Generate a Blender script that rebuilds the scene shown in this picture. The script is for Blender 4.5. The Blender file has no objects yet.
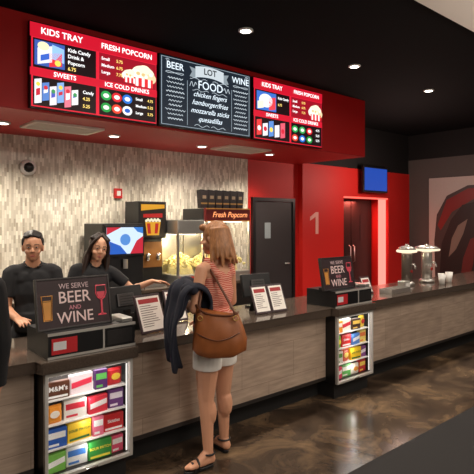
import bpy, bmesh, math, random
from mathutils import Vector, Matrix
random.seed(7)
sc = bpy.context.scene
COL = sc.collection
R = math.radians
V = Vector
try:
    sc.view_settings.view_transform = 'Standard'
except Exception:
    pass

# ---------------------------------------------------------------- materials
def lin(c):
    return tuple((((x/255.)+.055)/1.055)**2.4 if x > 10 else x/255./12.92 for x in c) + (1.,)

def newmat(name):
    m = bpy.data.materials.new(name); m.use_nodes = True
    nt = m.node_tree
    return m, nt, nt.nodes['Principled BSDF']

def pm(name, rgb, rough=.5, metal=0., var=.12, scale=30., bump=0., spec=.5, stretch=None):
    m, nt, b = newmat(name)
    tc = nt.nodes.new('ShaderNodeTexCoord'); n = nt.nodes.new('ShaderNodeTexNoise')
    n.inputs['Scale'].default_value = scale; n.inputs['Detail'].default_value = 4
    if stretch:
        mp = nt.nodes.new('ShaderNodeMapping'); mp.inputs['Scale'].default_value = stretch
        nt.links.new(tc.outputs['Object'], mp.inputs[0]); nt.links.new(mp.outputs[0], n.inputs['Vector'])
    else:
        nt.links.new(tc.outputs['Object'], n.inputs['Vector'])
    mx = nt.nodes.new('ShaderNodeMix'); mx.data_type = 'RGBA'
    c = lin(rgb)
    mx.inputs['A'].default_value = tuple(x*(1-var) for x in c[:3])+(1,)
    mx.inputs['B'].default_value = tuple(min(1, x*(1+var)) for x in c[:3])+(1,)
    nt.links.new(n.outputs['Fac'], mx.inputs['Factor'])
    nt.links.new(mx.outputs['Result'], b.inputs['Base Color'])
    b.inputs['Roughness'].default_value = rough; b.inputs['Metallic'].default_value = metal
    b.inputs['Specular IOR Level'].default_value = spec
    if bump:
        bp = nt.nodes.new('ShaderNodeBump'); bp.inputs['Strength'].default_value = bump
        nt.links.new(n.outputs['Fac'], bp.inputs['Height']); nt.links.new(bp.outputs['Normal'], b.inputs['Normal'])
    return m

def em(name, rgb, s=1.0):
    m, nt, b = newmat(name)
    b.inputs['Base Color'].default_value = (0, 0, 0, 1)
    b.inputs['Roughness'].default_value = .4
    b.inputs['Emission Color'].default_value = lin(rgb)
    b.inputs['Emission Strength'].default_value = s
    return m

def glass_mat(name, fac=.07, tint=(255, 255, 255)):
    m = bpy.data.materials.new(name); m.use_nodes = True
    nt = m.node_tree; nt.nodes.clear()
    o = nt.nodes.new('ShaderNodeOutputMaterial'); t = nt.nodes.new('ShaderNodeBsdfTransparent')
    g = nt.nodes.new('ShaderNodeBsdfGlossy'); g.inputs['Roughness'].default_value = .05
    t.inputs['Color'].default_value = lin(tint)
    mx = nt.nodes.new('ShaderNodeMixShader'); mx.inputs[0].default_value = fac
    nt.links.new(t.outputs[0], mx.inputs[1]); nt.links.new(g.outputs[0], mx.inputs[2]); nt.links.new(mx.outputs[0], o.inputs[0])
    return m

def brick_mat(name, swap, c1, c2, cm, bw, rh, mort, rough, noise_scale=(3, 3, 3), namt=.5, bump=.15, off=.5):
    m, nt, b = newmat(name)
    N = nt.nodes.new; L = nt.links.new
    tc = N('ShaderNodeTexCoord'); sp = N('ShaderNodeSeparateXYZ'); cb = N('ShaderNodeCombineXYZ')
    L(tc.outputs['Object'], sp.inputs[0])
    L(sp.outputs['Z' if swap else 'X'], cb.inputs['X']); L(sp.outputs['X' if swap else 'Z'], cb.inputs['Y'])
    br = N('ShaderNodeTexBrick'); br.offset = off
    L(cb.outputs[0], br.inputs['Vector'])
    br.inputs['Color1'].default_value = lin(c1); br.inputs['Color2'].default_value = lin(c2); br.inputs['Mortar'].default_value = lin(cm)
    br.inputs['Scale'].default_value = 1; br.inputs['Brick Width'].default_value = bw; br.inputs['Row Height'].default_value = rh
    br.inputs['Mortar Size'].default_value = mort; br.inputs['Mortar Smooth'].default_value = .2
    mp = N('ShaderNodeMapping'); mp.inputs['Scale'].default_value = noise_scale
    L(tc.outputs['Object'], mp.inputs[0])
    n = N('ShaderNodeTexNoise'); n.inputs['Scale'].default_value = 1; n.inputs['Detail'].default_value = 6
    L(mp.outputs[0], n.inputs['Vector'])
    rp = N('ShaderNodeMapRange'); rp.inputs['From Min'].default_value = .3; rp.inputs['From Max'].default_value = .7
    rp.inputs['To Min'].default_value = 1-namt; rp.inputs['To Max'].default_value = 1+namt*.4
    L(n.outputs['Fac'], rp.inputs['Value'])
    mx = N('ShaderNodeMix'); mx.data_type = 'RGBA'; mx.blend_type = 'MULTIPLY'; mx.inputs['Factor'].default_value = 1
    L(br.outputs['Color'], mx.inputs['A']); L(rp.outputs[0], mx.inputs['B'])
    L(mx.outputs['Result'], b.inputs['Base Color'])
    b.inputs['Roughness'].default_value = rough
    bp = N('ShaderNodeBump'); bp.inputs['Strength'].default_value = bump; bp.inputs['Distance'].default_value = .01; bp.invert = True
    L(br.outputs['Fac'], bp.inputs['Height']); L(bp.outputs['Normal'], b.inputs['Normal'])
    return m

def floor_mat():
    m, nt, b = newmat('stained_concrete'); N = nt.nodes.new; L = nt.links.new
    tc = N('ShaderNodeTexCoord')
    n = N('ShaderNodeTexNoise'); n.inputs['Scale'].default_value = 2.0; n.inputs['Detail'].default_value = 10; n.inputs['Roughness'].default_value = .68; n.inputs['Distortion'].default_value = 1.0
    L(tc.outputs['Object'], n.inputs['Vector'])
    cr = N('ShaderNodeValToRGB'); e = cr.color_ramp.elements
    e[0].position = .34; e[0].color = lin((38, 30, 25)); e[1].position = .7; e[1].color = lin((130, 106, 80))
    k = e.new(.5); k.color = lin((74, 60, 48))
    L(n.outputs['Fac'], cr.inputs[0]); L(cr.outputs[0], b.inputs['Base Color'])
    n2 = N('ShaderNodeTexNoise'); n2.inputs['Scale'].default_value = 4; n2.inputs['Detail'].default_value = 5
    L(tc.outputs['Object'], n2.inputs['Vector'])
    mr = N('ShaderNodeMapRange'); mr.inputs['To Min'].default_value = .08; mr.inputs['To Max'].default_value = .32
    L(n2.outputs['Fac'], mr.inputs['Value']); L(mr.outputs[0], b.inputs['Roughness'])
    return m

def stripe_mat(name, c1, c2, scale):
    m, nt, b = newmat(name); N = nt.nodes.new; L = nt.links.new
    tc = N('ShaderNodeTexCoord'); w = N('ShaderNodeTexWave'); w.bands_direction = 'Z'
    w.inputs['Scale'].default_value = scale; w.inputs['Distortion'].default_value = 4; w.inputs['Detail'].default_value = 3
    L(tc.outputs['Object'], w.inputs['Vector'])
    cr = N('ShaderNodeValToRGB'); cr.color_ramp.elements[0].color = lin(c1); cr.color_ramp.elements[1].color = lin(c2)
    cr.color_ramp.elements[0].position = .45; cr.color_ramp.elements[1].position = .85
    L(w.outputs['Fac'], cr.inputs[0]); L(cr.outputs[0], b.inputs['Base Color']); b.inputs['Roughness'].default_value = .85
    return m

M = dict(
    floor=floor_mat(),
    carpet=pm('carpet_pile', (35, 33, 33), 1, 0, .45, 180, .3),
    black=pm('black_plastic', (20, 20, 22), .4),
    matte_black=pm('matte_black', (14, 13, 13), .8),
    ceil=pm('ceiling_black', (9, 8, 8), .95, 0, .1, 3, spec=.15),
    white_ceil=pm('white_plaster', (240, 230, 222), .8, 0, .03, 3),
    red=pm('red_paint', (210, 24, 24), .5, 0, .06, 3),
    red_shaded=pm('underside_red_shaded', (186, 24, 24), .5, 0, .06, 3),  # soffit red with the underside's shade put into the colour
    red_wall=pm('red_wall_paint', (206, 30, 24), .6, 0, .06, 3),
    red_recess=pm('recess_darker_red', (130, 18, 18), .6, 0, .06, 3),  # darker red than the entrance wall around it
    grey_wall=pm('grey_paint', (88, 82, 79), .8, 0, .05, 3),
    tile=brick_mat('mosaic_tile', True, (252, 246, 232), (184, 174, 156), (216, 209, 194), .088, .023, .0018, .12, (24, 24, 10), .05, .25),
    wood=brick_mat('wood_look_tile', False, (184, 163, 146), (168, 148, 132), (136, 118, 105), .62, .31, .002, .42, (4, 4, 34), .28, .05),
    granite=pm('dark_granite', (80, 69, 61), .13, 0, .75, 160),
    steel=pm('brushed_steel', (204, 202, 198), .32, .85, .06, 60),
    satin=pm('satin_metal', (196, 192, 186), .25, .65, .06, 60),
    silver=pm('silver_frame', (190, 187, 182), .35, .25, .04, 60),
    chrome=pm('chrome', (228, 228, 228), .16, 1, .03, 20),
    dark_steel=pm('dark_metal', (82, 80, 80), .35, .8),
    white=pm('white_plastic', (236, 234, 230), .5, 0, .03),
    dark_door=pm('door_paint', (50, 46, 48), .5, 0, .08, 5),
    brown_door=pm('brown_door_veneer', (34, 24, 22), .5, 0, .25, 9),
    glass=glass_mat('clear_glass', .05),
    popcorn=pm('popcorn', (252, 226, 160), .8, 0, .25, 60),
    skin1=pm('skin_fair', (216, 158, 126), .5, 0, .10, 8),
    skin2=pm('skin_tan', (206, 150, 118), .5, 0, .08, 12),
    skin3=pm('skin_olive', (218, 164, 132), .5, 0, .08, 12),
    hair_blond=pm('hair_auburn', (170, 116, 74), .45, 0, .75, 1, .5, stretch=(90, 90, 9)),
    hair_dark=pm('hair_black', (28, 20, 17), .45, 0, .4, 50),
    hair_brown=pm('hair_dark_brown', (44, 29, 22), .45, 0, .5, 1, .4, stretch=(90, 90, 9)),
    polo=pm('black_cotton', (25, 25, 28), .85, 0, .2, 40),
    jeans=pm('dark_trousers', (26, 26, 31), .85, 0, .2, 40),
    shorts=pm('white_cotton', (236, 232, 226), .85, 0, .05, 40),
    coral=stripe_mat('coral_knit', (208, 92, 70), (238, 188, 170), 24),
    navy=pm('navy_fabric', (26, 29, 44), .85, 0, .35, 30),
    leather=pm('brown_leather', (156, 90, 46), .45, 0, .25, 14),
    leather_dark=pm('dark_leather', (98, 52, 26), .45, 0, .2, 14),
    eye=pm('eye_white', (196, 178, 166), .5, 0, .01), iris=pm('iris', (34, 22, 17), .4),
    lip=pm('lip', (188, 106, 94), .5),
    sign=pm('sign_board', (54, 35, 41), .5, 0, .25, 25),
    led=em('led_white', (255, 244, 226), 9), led_soft=em('led_soft', (255, 246, 232), 4),
    led_red=em('led_pink', (255, 132, 118), 1.8), led_red2=em('led_red', (255, 96, 82), 1.8),
    warm_lit=em('warm_lit_shade', (255, 230, 196), 1.3),
)
_c = {}
def E_(rgb, s=1.):
    k = (rgb, s)
    if k not in _c: _c[k] = em('glow_%d_%d_%d' % rgb, rgb, s)
    return _c[k]
def P_(rgb, rough=.5):
    k = (rgb, 'p', rough)
    if k not in _c: _c[k] = pm('print_%d_%d_%d' % rgb, rgb, rough, 0, .05)
    return _c[k]

# ---------------------------------------------------------------- mesh builder
def text_mesh(body, size, align='CENTER', bold=0., shear=0., ext=.0006):
    cu = bpy.data.curves.new('t', 'FONT'); cu.body = body; cu.size = size; cu.align_x = align; cu.align_y = 'CENTER'
    cu.extrude = ext; cu.offset = bold*size; cu.shear = shear; cu.resolution_u = 3
    ob = bpy.data.objects.new('t', cu); COL.objects.link(ob)
    dg = bpy.context.evaluated_depsgraph_get()
    me = bpy.data.meshes.new_from_object(ob.evaluated_get(dg))
    bpy.data.objects.remove(ob); bpy.data.curves.remove(cu)
    return me

class MB:
    def __init__(s): s.bm = bmesh.new()
    def box(s, x0, x1, y0, y1, z0, z1, bev=0., seg=2, m=None):
        t = bmesh.new(); bmesh.ops.create_cube(t, size=1)
        for v in t.verts:
            v.co = V(((x0+x1)/2+v.co.x*(x1-x0), (y0+y1)/2+v.co.y*(y1-y0), (z0+z1)/2+v.co.z*(z1-z0)))
        if bev: bmesh.ops.bevel(t, geom=t.edges[:], offset=bev, segments=seg, affect='EDGES', profile=.5)
        return s.merge(t, m)
    def merge(s, t, m=None):
        me = bpy.data.meshes.new('tmp'); t.to_mesh(me); t.free()
        if m is not None: me.transform(m)
        s.bm.from_mesh(me); bpy.data.meshes.remove(me); return s
    def cyl(s, c, r, h, r2=None, n=28, m=None, axis='z', bev=0):
        t = bmesh.new(); bmesh.ops.create_cone(t, cap_ends=True, segments=n, radius1=r, radius2=r if r2 is None else r2, depth=h)
        if axis == 'y': bmesh.ops.rotate(t, verts=t.verts, matrix=Matrix.Rotation(R(90), 3, 'X'))
        if axis == 'x': bmesh.ops.rotate(t, verts=t.verts, matrix=Matrix.Rotation(R(90), 3, 'Y'))
        bmesh.ops.translate(t, verts=t.verts, vec=V(c))
        return s.merge(t, m)
    def lathe(s, prof, c=(0, 0, 0), n=28, m=None):
        t = bmesh.new(); rings = []
        for r, z in prof:
            rings.append([t.verts.new((c[0]+r*math.cos(2*math.pi*i/n), c[1]+r*math.sin(2*math.pi*i/n), c[2]+z)) for i in range(n)])
        for a, b in zip(rings, rings[1:]):
            for i in range(n): t.faces.new((a[i], a[(i+1) % n], b[(i+1) % n], b[i]))
        t.faces.new(rings[0][::-1]); t.faces.new(rings[-1])
        return s.merge(t, m)
    def tube(s, pts, r, n=8, closed=False, m=None, flat=1.):
        t = bmesh.new(); pts = [V(p) for p in pts]; rings = []
        K = len(pts)
        for i, p in enumerate(pts):
            if closed: d = pts[(i+1) % K]-pts[i-1]
            else: d = pts[min(i+1, K-1)]-pts[max(i-1, 0)]
            d.normalize()
            up = V((0, 0, 1)) if abs(d.z) < .95 else V((0, 1, 0))
            a = d.cross(up).normalized(); b = a.cross(d).normalized()
            rings.append([t.verts.new(p+a*r*math.cos(2*math.pi*k/n)+b*r*flat*math.sin(2*math.pi*k/n)) for k in range(n)])
        prs = list(zip(rings, rings[1:]))
        if closed: prs.append((rings[-1], rings[0]))
        for a, b in prs:
            for k in range(n): t.faces.new((a[k], a[(k+1) % n], b[(k+1) % n], b[k]))
        if not closed: t.faces.new(rings[0][::-1]); t.faces.new(rings[-1])
        return s.merge(t, m)
    def poly(s, pts, m=None):
        t = bmesh.new(); t.faces.new([t.verts.new(p) for p in pts]); return s.merge(t, m)
    def prism(s, pts2, y0, y1, m=None):      # polygon in XZ, thick in Y
        t = bmesh.new()
        a = [t.verts.new((x, y0, z)) for x, z in pts2]; b = [t.verts.new((x, y1, z)) for x, z in pts2]
        t.faces.new(a); t.faces.new(b[::-1]); n = len(a)
        for i in range(n): t.faces.new((a[i], b[i], b[(i+1) % n], a[(i+1) % n]))
        return s.merge(t, m)
    def ell(s, c, r, m=None, sub=2):
        t = bmesh.new(); bmesh.ops.create_icosphere(t, subdivisions=sub, radius=1)
        for v in t.verts: v.co = V((c[0]+v.co.x*r[0], c[1]+v.co.y*r[1], c[2]+v.co.z*r[2]))
        return s.merge(t, m)
    def text(s, body, x, y, z, size, align='CENTER', bold=0., shear=0., m=None):   # stands in XZ, read from -Y
        me = text_mesh(body, size, align, bold, shear)
        me.transform(Matrix.Translation((x, y, z)) @ Matrix.Rotation(R(90), 4, 'X'))
        if m is not None: me.transform(m)
        s.bm.from_mesh(me); bpy.data.meshes.remove(me); return s
    def build(s, name, mat, parent=None, smooth=False, xf=None):
        if xf is not None: bmesh.ops.transform(s.bm, matrix=xf, verts=s.bm.verts)
        bmesh.ops.recalc_face_normals(s.bm, faces=s.bm.faces)
        me = bpy.data.meshes.new(name); s.bm.to_mesh(me); s.bm.free()
        return link(name, me, mat, parent, smooth)

def link(name, me, mat, parent=None, smooth=False):
    me.materials.clear(); me.materials.append(mat)
    if smooth:
        for p in me.polygons: p.use_smooth = True
    o = bpy.data.objects.new(name, me); COL.objects.link(o)
    if parent: o.parent = parent
    return o

def tag(o, label, cat, group=None, kind=None):
    o['label'] = label; o['category'] = cat
    if group: o['group'] = group
    if kind: o['kind'] = kind
    return o
def thing(name, label, cat, loc=(0, 0, 0), rz=0., group=None):
    o = bpy.data.objects.new(name, None); COL.objects.link(o); o.empty_display_size = .1
    o.location = loc; o.rotation_euler = (0, 0, rz)
    return tag(o, label, cat, group)
def struct(name, mb, mat):
    o = mb.build(name, mat); o['kind'] = 'structure'; return o
def dup(o, parent=None):
    c = o.copy(); COL.objects.link(c); c.parent = parent
    for ch in list(o.children): dup(ch, c)
    return c

# ---------------------------------------------------------------- room shell
XL, XR, YF, YB, ZC = -3., 9.4, -3.5, 5.6, 3.4
struct('floor', MB().box(XL, XR, YF, 6.1, -.1, 0), M['floor'])
struct('ceiling', MB().box(XL, XR, YF, 6.1, ZC, ZC+.1), M['ceil'])
struct('ceiling_bulkhead', MB().box(XL, XR, YF, 1.93, 3.28, ZC), M['white_ceil'])
struct('ceiling_soffit', MB().box(XL, 6.16, 4.3, YB, 2.612, ZC), M['red'])
struct('ceiling_soffit_underside', MB().box(XL, 6.16, 4.3, YB, 2.6, 2.612), M['red_shaded'])  # thin panel carrying the soffit's underside shade in its colour
struct('wall_back', MB().box(XL, 5.08, YB, YB+.15, 0, ZC), M['tile'])
struct('wall_back_red', MB().box(5.08, 6.18, YB, YB+.15, 0, ZC), M['red_wall'])
w = MB(); w.box(6.18, 7.25, 5.5, 5.9, 0, 2.62); w.box(8.65, XR, 5.5, 5.9, 0, 2.62); w.box(7.25, 8.65, 5.5, 5.9, 2.12, 2.62)
struct('wall_theatre_entrance', w, M['red_wall'])
struct('wall_theatre_upper', MB().box(6.18, XR, 5.52, 5.9, 2.62, ZC), M['matte_black'])
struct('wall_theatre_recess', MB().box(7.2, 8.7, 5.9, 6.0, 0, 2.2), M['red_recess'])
struct('wall_right', MB().box(XR, XR+.15, YF, 6.1, 0, 2.9), M['grey_wall'])
struct('wall_right_upper', MB().box(XR, XR+.15, YF, 6.1, 2.9, ZC), M['matte_black'])
struct('wall_left', MB().box(XL-.15, XL, YF, 6.1, 0, ZC), M['grey_wall'])
struct('wall_front', MB().box(XL, XR, YF-.15, YF, 0, ZC), M['grey_wall'])
tag(MB().box(XL+.01, XR-.01, YF+.01, 2.08, .0, .012).build('carpet', M['carpet']), 'dark grey carpet on the open floor facing the counter', 'carpet')

# doors
d = bpy.data.objects.new('door_1', None); COL.objects.link(d); d['kind'] = 'structure'; d.location = (5.6, 5.6, 0)
MB().box(-.40, .40, -.03, -.002, .01, 1.98, .003).build('door_leaf', M['dark_door'], d)
f = MB(); f.box(-.46, -.405, -.05, -.001, 0, 2.04); f.box(.405, .46, -.05, -.001, 0, 2.04); f.box(-.405, .405, -.05, -.001, 1.985, 2.04)
f.build('door_frame', M['black'], d)
MB().box(-.20, -.08, -.036, -.03, 1.42, 1.66).build('door_window', P_((150, 160, 168)), d)
h = MB(); h.tube([(.3, -.03, 1.02), (.3, -.075, 1.02), (.2, -.08, 1.02)], .011); h.build('door_handle', M['steel'], d, True)
MB().box(-.25, .05, -.034, -.03, .2, .45).build('kick_plate', M['dark_steel'], d)
d = bpy.data.objects.new('door_2', None); COL.objects.link(d); d['kind'] = 'structure'; d.location = (7.95, 5.9, 0)
MB().box(-.66, -.01, -.04, -.002, .01, 2.08, .003).build('door_leaf', M['brown_door'], d)
MB().box(.01, .66, -.04, -.002, .01, 2.08, .003).build('door_leaf', M['brown_door'], d)
for s in (-1, 1):
    MB().tube([(.06*s, -.04, .9), (.06*s, -.08, .92), (.06*s, -.08, 1.2), (.06*s, -.04, 1.22)], .012).build('door_handle', M['steel'], d, True)
for s in (-1, 1):
    MB().box(.33*s-.05, .33*s+.05, -.046, -.04, 1.3, 1.8).build('door_window', M['black'], d)
t = thing('light_strip', 'glowing pinkish red light strip lining the theatre one doorway', 'light strip', (7.95, 5.5, 0))
MB().box(.682, .698, .06, .22, .0, 2.10).build('upright', M['led_red'], t)
MB().box(-.69, .68, .005, .07, 2.09, 2.118).build('header', M['led_red2'], t)
n = MB().prism([(-.005, -.18), (.065, -.18), (.065, .18), (.0, .18), (-.14, .10), (-.14, .04), (-.005, .105)], -.006, 0)
tag(n.build('number_sign', P_((240, 176, 166)), xf=Matrix.Translation((6.50, 5.4995, 1.65))), 'pale number 1 on the red wall by the theatre doorway', 'number')

# wall tv over the doorway
t = thing('television', 'small wall television showing a blue screen over the theatre doorway', 'television', (8.02, 5.36, 2.2))
MB().box(-.38, .38, 0, .05, 0, .47, .006).build('housing', M['black'], t)
MB().box(-.35, .35, -.004, 0, .035, .44).build('display', E_((38, 78, 178), 1.), t)
MB().box(-.05, .05, .05, .14, .18, .3).build('bracket', M['black'], t)

# ---------------------------------------------------------------- lights in ceiling and soffit
def downlight(x, y, z, r, label, group):
    t = thing('downlight', label, 'light', (x, y, z), 0, group)
    MB().lathe([(r*1.35, 0), (r*1.35, -.012), (r, -.016), (r*.96, -.004)], n=32).build('trim_ring', M['white'], t, True)
    MB().cyl((0, 0, -.010), r*.94, .010).build('lens', M['led'], t)
    return t
for x, lab in ((3.05, 'ceiling downlight nearest the camera, above the middle menu screen'), (4.66, 'middle ceiling downlight above the right menu screen'),
               (6.27, 'ceiling downlight farthest right in the black ceiling')):
    downlight(x, 3.39, ZC, .05, lab, 'downlights in the black ceiling')
for x, lab in ((1.45, 'soffit downlight at the far left above the man in black'), (2.57, 'soffit downlight between the left vent and the middle menu screen'),
               (3.74, 'soffit downlight under the middle menu screen left of the second vent'), (4.89, 'soffit downlight under the right menu screen near the dark door')):
    downlight(x, 4.95, 2.6, .05, lab, 'downlights under the red soffit')
for x, lab in ((1.97, 'grey air vent in the soffit under the left menu screen'), (4.28, 'grey air vent in the soffit under the middle menu screen')):
    t = thing('ceiling_vent', lab, 'vent', (x, 4.84, 2.6), 0, 'air vents in the soffit')
    f = MB(); f.box(-.34, .34, -.2, -.16, -.02, 0); f.box(-.34, .34, .16, .2, -.02, 0); f.box(-.34, -.3, -.16, .16, -.02, 0); f.box(.3, .34, -.16, .16, -.02, 0)
    f.build('frame', P_((238, 228, 218)), t)
    MB().box(-.3, .3, -.16, .16, -.004, -.001).build('backing', M['black'], t)
    for k in range(7):
        yy = -.14+k*.046
        MB().box(-.3, .3, yy-.014, yy+.014, -.011, -.006, m=None).build('slat', P_((226, 214, 204)), t)

# ---------------------------------------------------------------- menu screens
def screen(label, x0, x1, z0, z1, y, bg, content):
    w, h = x1-x0, z1-z0
    t = thing('menu_screen', label, 'menu screen', ((x0+x1)/2, y, z0), 0, 'menu screens over the counter')
    MB().box(-w/2, w/2, 0, .045, 0, h, .004).build('housing', M['black'], t)
    MB().box(-w/2+.012, w/2-.012, -.003, 0, .012, h-.012).build('display', E_(bg, 1.3), t)
    MB().box(-.2, .2, .045, .06, .2, .5).build('wall_bracket', M['black'], t)
    def P(u0, v0, u1, v1, rgb, lay=1, sk=0.):
        yy = -.003-lay*.0012
        a, b = -w/2+u0*w, -w/2+u1*w; c, e = v0*h, v1*h; q = sk*h
        MB().poly([(a, yy, c), (b, yy, c+q), (b, yy, e+q), (a, yy, e)]).build('menu_panel' if lay < 2 else 'menu_picture', E_(rgb, 1.3), t)
    def O(u, v, ru, rv, rgb, lay=2):
        yy = -.003-lay*.0012
        MB().poly([(-w/2+u*w+ru*w*math.cos(k*math.pi/10), yy, v*h+rv*h*math.sin(k*math.pi/10)) for k in range(20)]).build('menu_picture', E_(rgb, 1.3), t)
    def T(s, u, v, sz, rgb=(255, 255, 255), al='CENTER', bold=.012, shear=0.):
        MB().text(s, -w/2+u*w, -.0125, v*h, sz*h, al, bold, shear).build('lettering', E_(rgb, 1.45), t)
    def C(pts, r, rgb):
        MB().tube([(-w/2+u*w, -.0065, v*h) for u, v in pts], r, 5).build('chalk_flourish', E_(rgb, 1.), t)
    def G(pts, rgb, lay=1):
        MB().poly([(-w/2+u*w, -.003-lay*.0012, v*h) for u, v in pts]).build('menu_panel', E_(rgb, 1.), t)
    content(P, O, T, C, G)
    return t

RED = (220, 30, 54); BLK = (26, 10, 14); DRED = (150, 16, 34)
YEL = (255, 220, 120)
def tub(P, O, u, v, s):
    O(u, v+.13*s, .10*s, .10*s, (240, 230, 205), 3); O(u-.06*s, v+.09*s, .06*s, .08*s, (252, 246, 228), 4); O(u+.06*s, v+.08*s, .055*s, .075*s, (232, 210, 165), 4); O(u+.01*s, v+.18*s, .055*s, .06*s, (250, 240, 210), 5)
    for k in range(7):
        O(u+(-.07+.023*k)*s, v+(.08+.05*math.sin(k*2.3))*s, .018*s, .024*s, ((255, 250, 232), (222, 190, 130))[k % 2], 5.5)
    P(u-.085*s, v-.05*s, u+.085*s, v+.06*s, (225, 45, 50), 6)
    for q in (-.07, -.015, .04): P(u+q*s, v-.05*s, u+(q+.024)*s, v+.06*s, (245, 245, 245), 7)
def menu_a(P, O, T, C, G):
    P(.0, .82, .995, .985, (196, 20, 42)); T('KIDS TRAY', .22, .9, .105); T('FRESH POPCORN', .73, .895, .095)
    P(.02, .47, .475, .81, BLK); P(.50, .47, .985, .81, DRED)
    P(.03, .50, .24, .79, (60, 90, 170), 2); P(.05, .51, .15, .70, (235, 235, 240), 3, .05); P(.13, .5, .22, .66, (225, 50, 60), 3, .03); P(.15, .6, .235, .77, (150, 195, 240), 3, -.03); O(.09, .73, .04, .05, (250, 235, 190), 4); P(.07, .55, .13, .62, (60, 100, 200), 4, .04); O(.19, .56, .022, .035, (250, 220, 90), 4)
    T('Kids Candy', .26, .745, .062, al='LEFT'); T('Drink &', .26, .67, .062, al='LEFT'); T('Popcorn', .26, .595, .062, al='LEFT'); T('6.75', .26, .52, .06, YEL, 'LEFT')
    for i, (a, b) in enumerate((('Small', '5.75'), ('Medium', '6.75'), ('Large', '7.75'))):
        T(a, .515, .74-i*.085, .054, al='LEFT'); T(b, .635, .74-i*.085, .054, YEL, 'LEFT')
    tub(P, O, .87, .53, 1.0); tub(P, O, .755, .53, .62)
    P(.0, .375, .995, .465, (204, 22, 46)); T('SWEETS', .24, .42, .078); T('ICE COLD DRINKS', .73, .42, .078)
    P(.02, .03, .475, .37, BLK); P(.50, .03, .985, .37, BLK)
    for i, c in enumerate(((240, 240, 245), (90, 130, 200), (236, 226, 236), (130, 170, 225), (235, 120, 140), (245, 245, 240))):
        P(.03+i*.052, .05+(i % 2)*.04, .078+i*.052, .33-(i % 3)*.03, c, 2, .02)
        P(.04+i*.052, .14+(i % 2)*.04, .068+i*.052, .22, ((200, 40, 60), (250, 250, 250), (80, 90, 190))[i % 3], 3, .02)
        O(.054+i*.052, .28-(i % 3)*.03, .014, .025, ((250, 210, 80), (210, 50, 60), (70, 150, 90))[i % 3], 4)
    T('Candy', .37, .27, .055, al='LEFT'); T('4.25', .37, .19, .055, YEL, 'LEFT'); T('5.25', .37, .10, .055, YEL, 'LEFT')
    for i, c in enumerate(((40, 160, 76), (215, 34, 44), (34, 110, 205), (36, 150, 66), (226, 66, 44), (240, 240, 240))):
        O(.555+(i % 3)*.088, .28-(i//3)*.15, .042, .06, c); O(.555+(i % 3)*.088, .28-(i//3)*.15, .024, .028, (240, 240, 235) if i != 5 else (30, 90, 190), 3)
    for i, (a, b) in enumerate((('Small', '4.75'), ('Medium', '5.25'), ('Large', '5.75'))):
        T(a, .80, .30-i*.09, .05, al='LEFT'); T(b, .905, .30-i*.09, .05, YEL, 'LEFT')
def menu_b(P, O, T, C, G):
    W = (226, 240, 250)
    for q in ((.02, .03, .98, .037), (.02, .963, .98, .97), (.02, .03, .026, .97), (.974, .03, .98, .97), (.275, .06, .279, .70), (.762, .06, .766, .70)): P(*q, (150, 164, 174))
    top = [(.36+.31*k/12, .925+.03*math.sin(k/12*math.pi)) for k in range(13)]; bot = [(.67-.31*k/12, .775+.03*math.sin(k/12*math.pi)) for k in range(13)]
    G(top+bot, (216, 226, 232), 2)
    G([(.30, .91), (.375, .89), (.375, .75), (.30, .77), (.325, .84)], (150, 162, 170)); G([(.73, .91), (.655, .89), (.655, .75), (.73, .77), (.705, .84)], (150, 162, 170))
    C(top, .0022, W); C(bot, .0022, W)
    T('LOT', .515, .875, .125, (30, 32, 36), bold=.02)
    T('BEER', .15, .855, .135, W, bold=.003); T('WINE', .865, .855, .135, W, bold=.003)
    T('FOOD', .52, .665, .165, W, bold=.0)
    for i, s in enumerate(('chicken fingers', 'hamburger/fries', 'mozzarella sticks', 'quesadillas')):
        T(s, .515, .525-i*.118, .104, W, bold=-.002, shear=.42)
    for sx in (-1, 1):
        C([(.52+sx*(.15+.07*k/12), .665+.035*math.sin(k*.9)) for k in range(13)], .0024, W)
        C([(.52+sx*(.02+.17*k/14), .588+.012*math.sin(k*.8)) for k in range(15)], .0018, W)
        C([(.515+sx*(.03+.18*k/14), .752+.014*math.sin(k*.8)) for k in range(15)], .0018, W)
        C([(.52+sx*(.01+.16*k/14), .075+.016*math.sin(k*.7)) for k in range(15)], .002, W)
        C([(.51+sx*.36+.09*math.cos(k*.42), .765+.012*math.sin(k*.84)) for k in range(15)], .002, W)
        C([(.51+sx*(.43+.02*math.cos(k*.6)*(1-k/20)), .93+.02*math.sin(k*.6)*(1-k/20)) for k in range(14)], .0016, W)
    random.seed(3)
    for c0, c1 in ((.05, .26), (.78, .96)):
        for k in range(10):
            L = random.uniform(.6, 1.)*(c1-c0); u0 = (c0+c1-L)/2; nn = int(L*110)
            C([(u0+L*j/nn, .69-k*.063+.012*math.sin(j*2.1+k)) for j in range(nn+1)], .0028 if k % 3 else .0038, (216, 228, 236))
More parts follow.
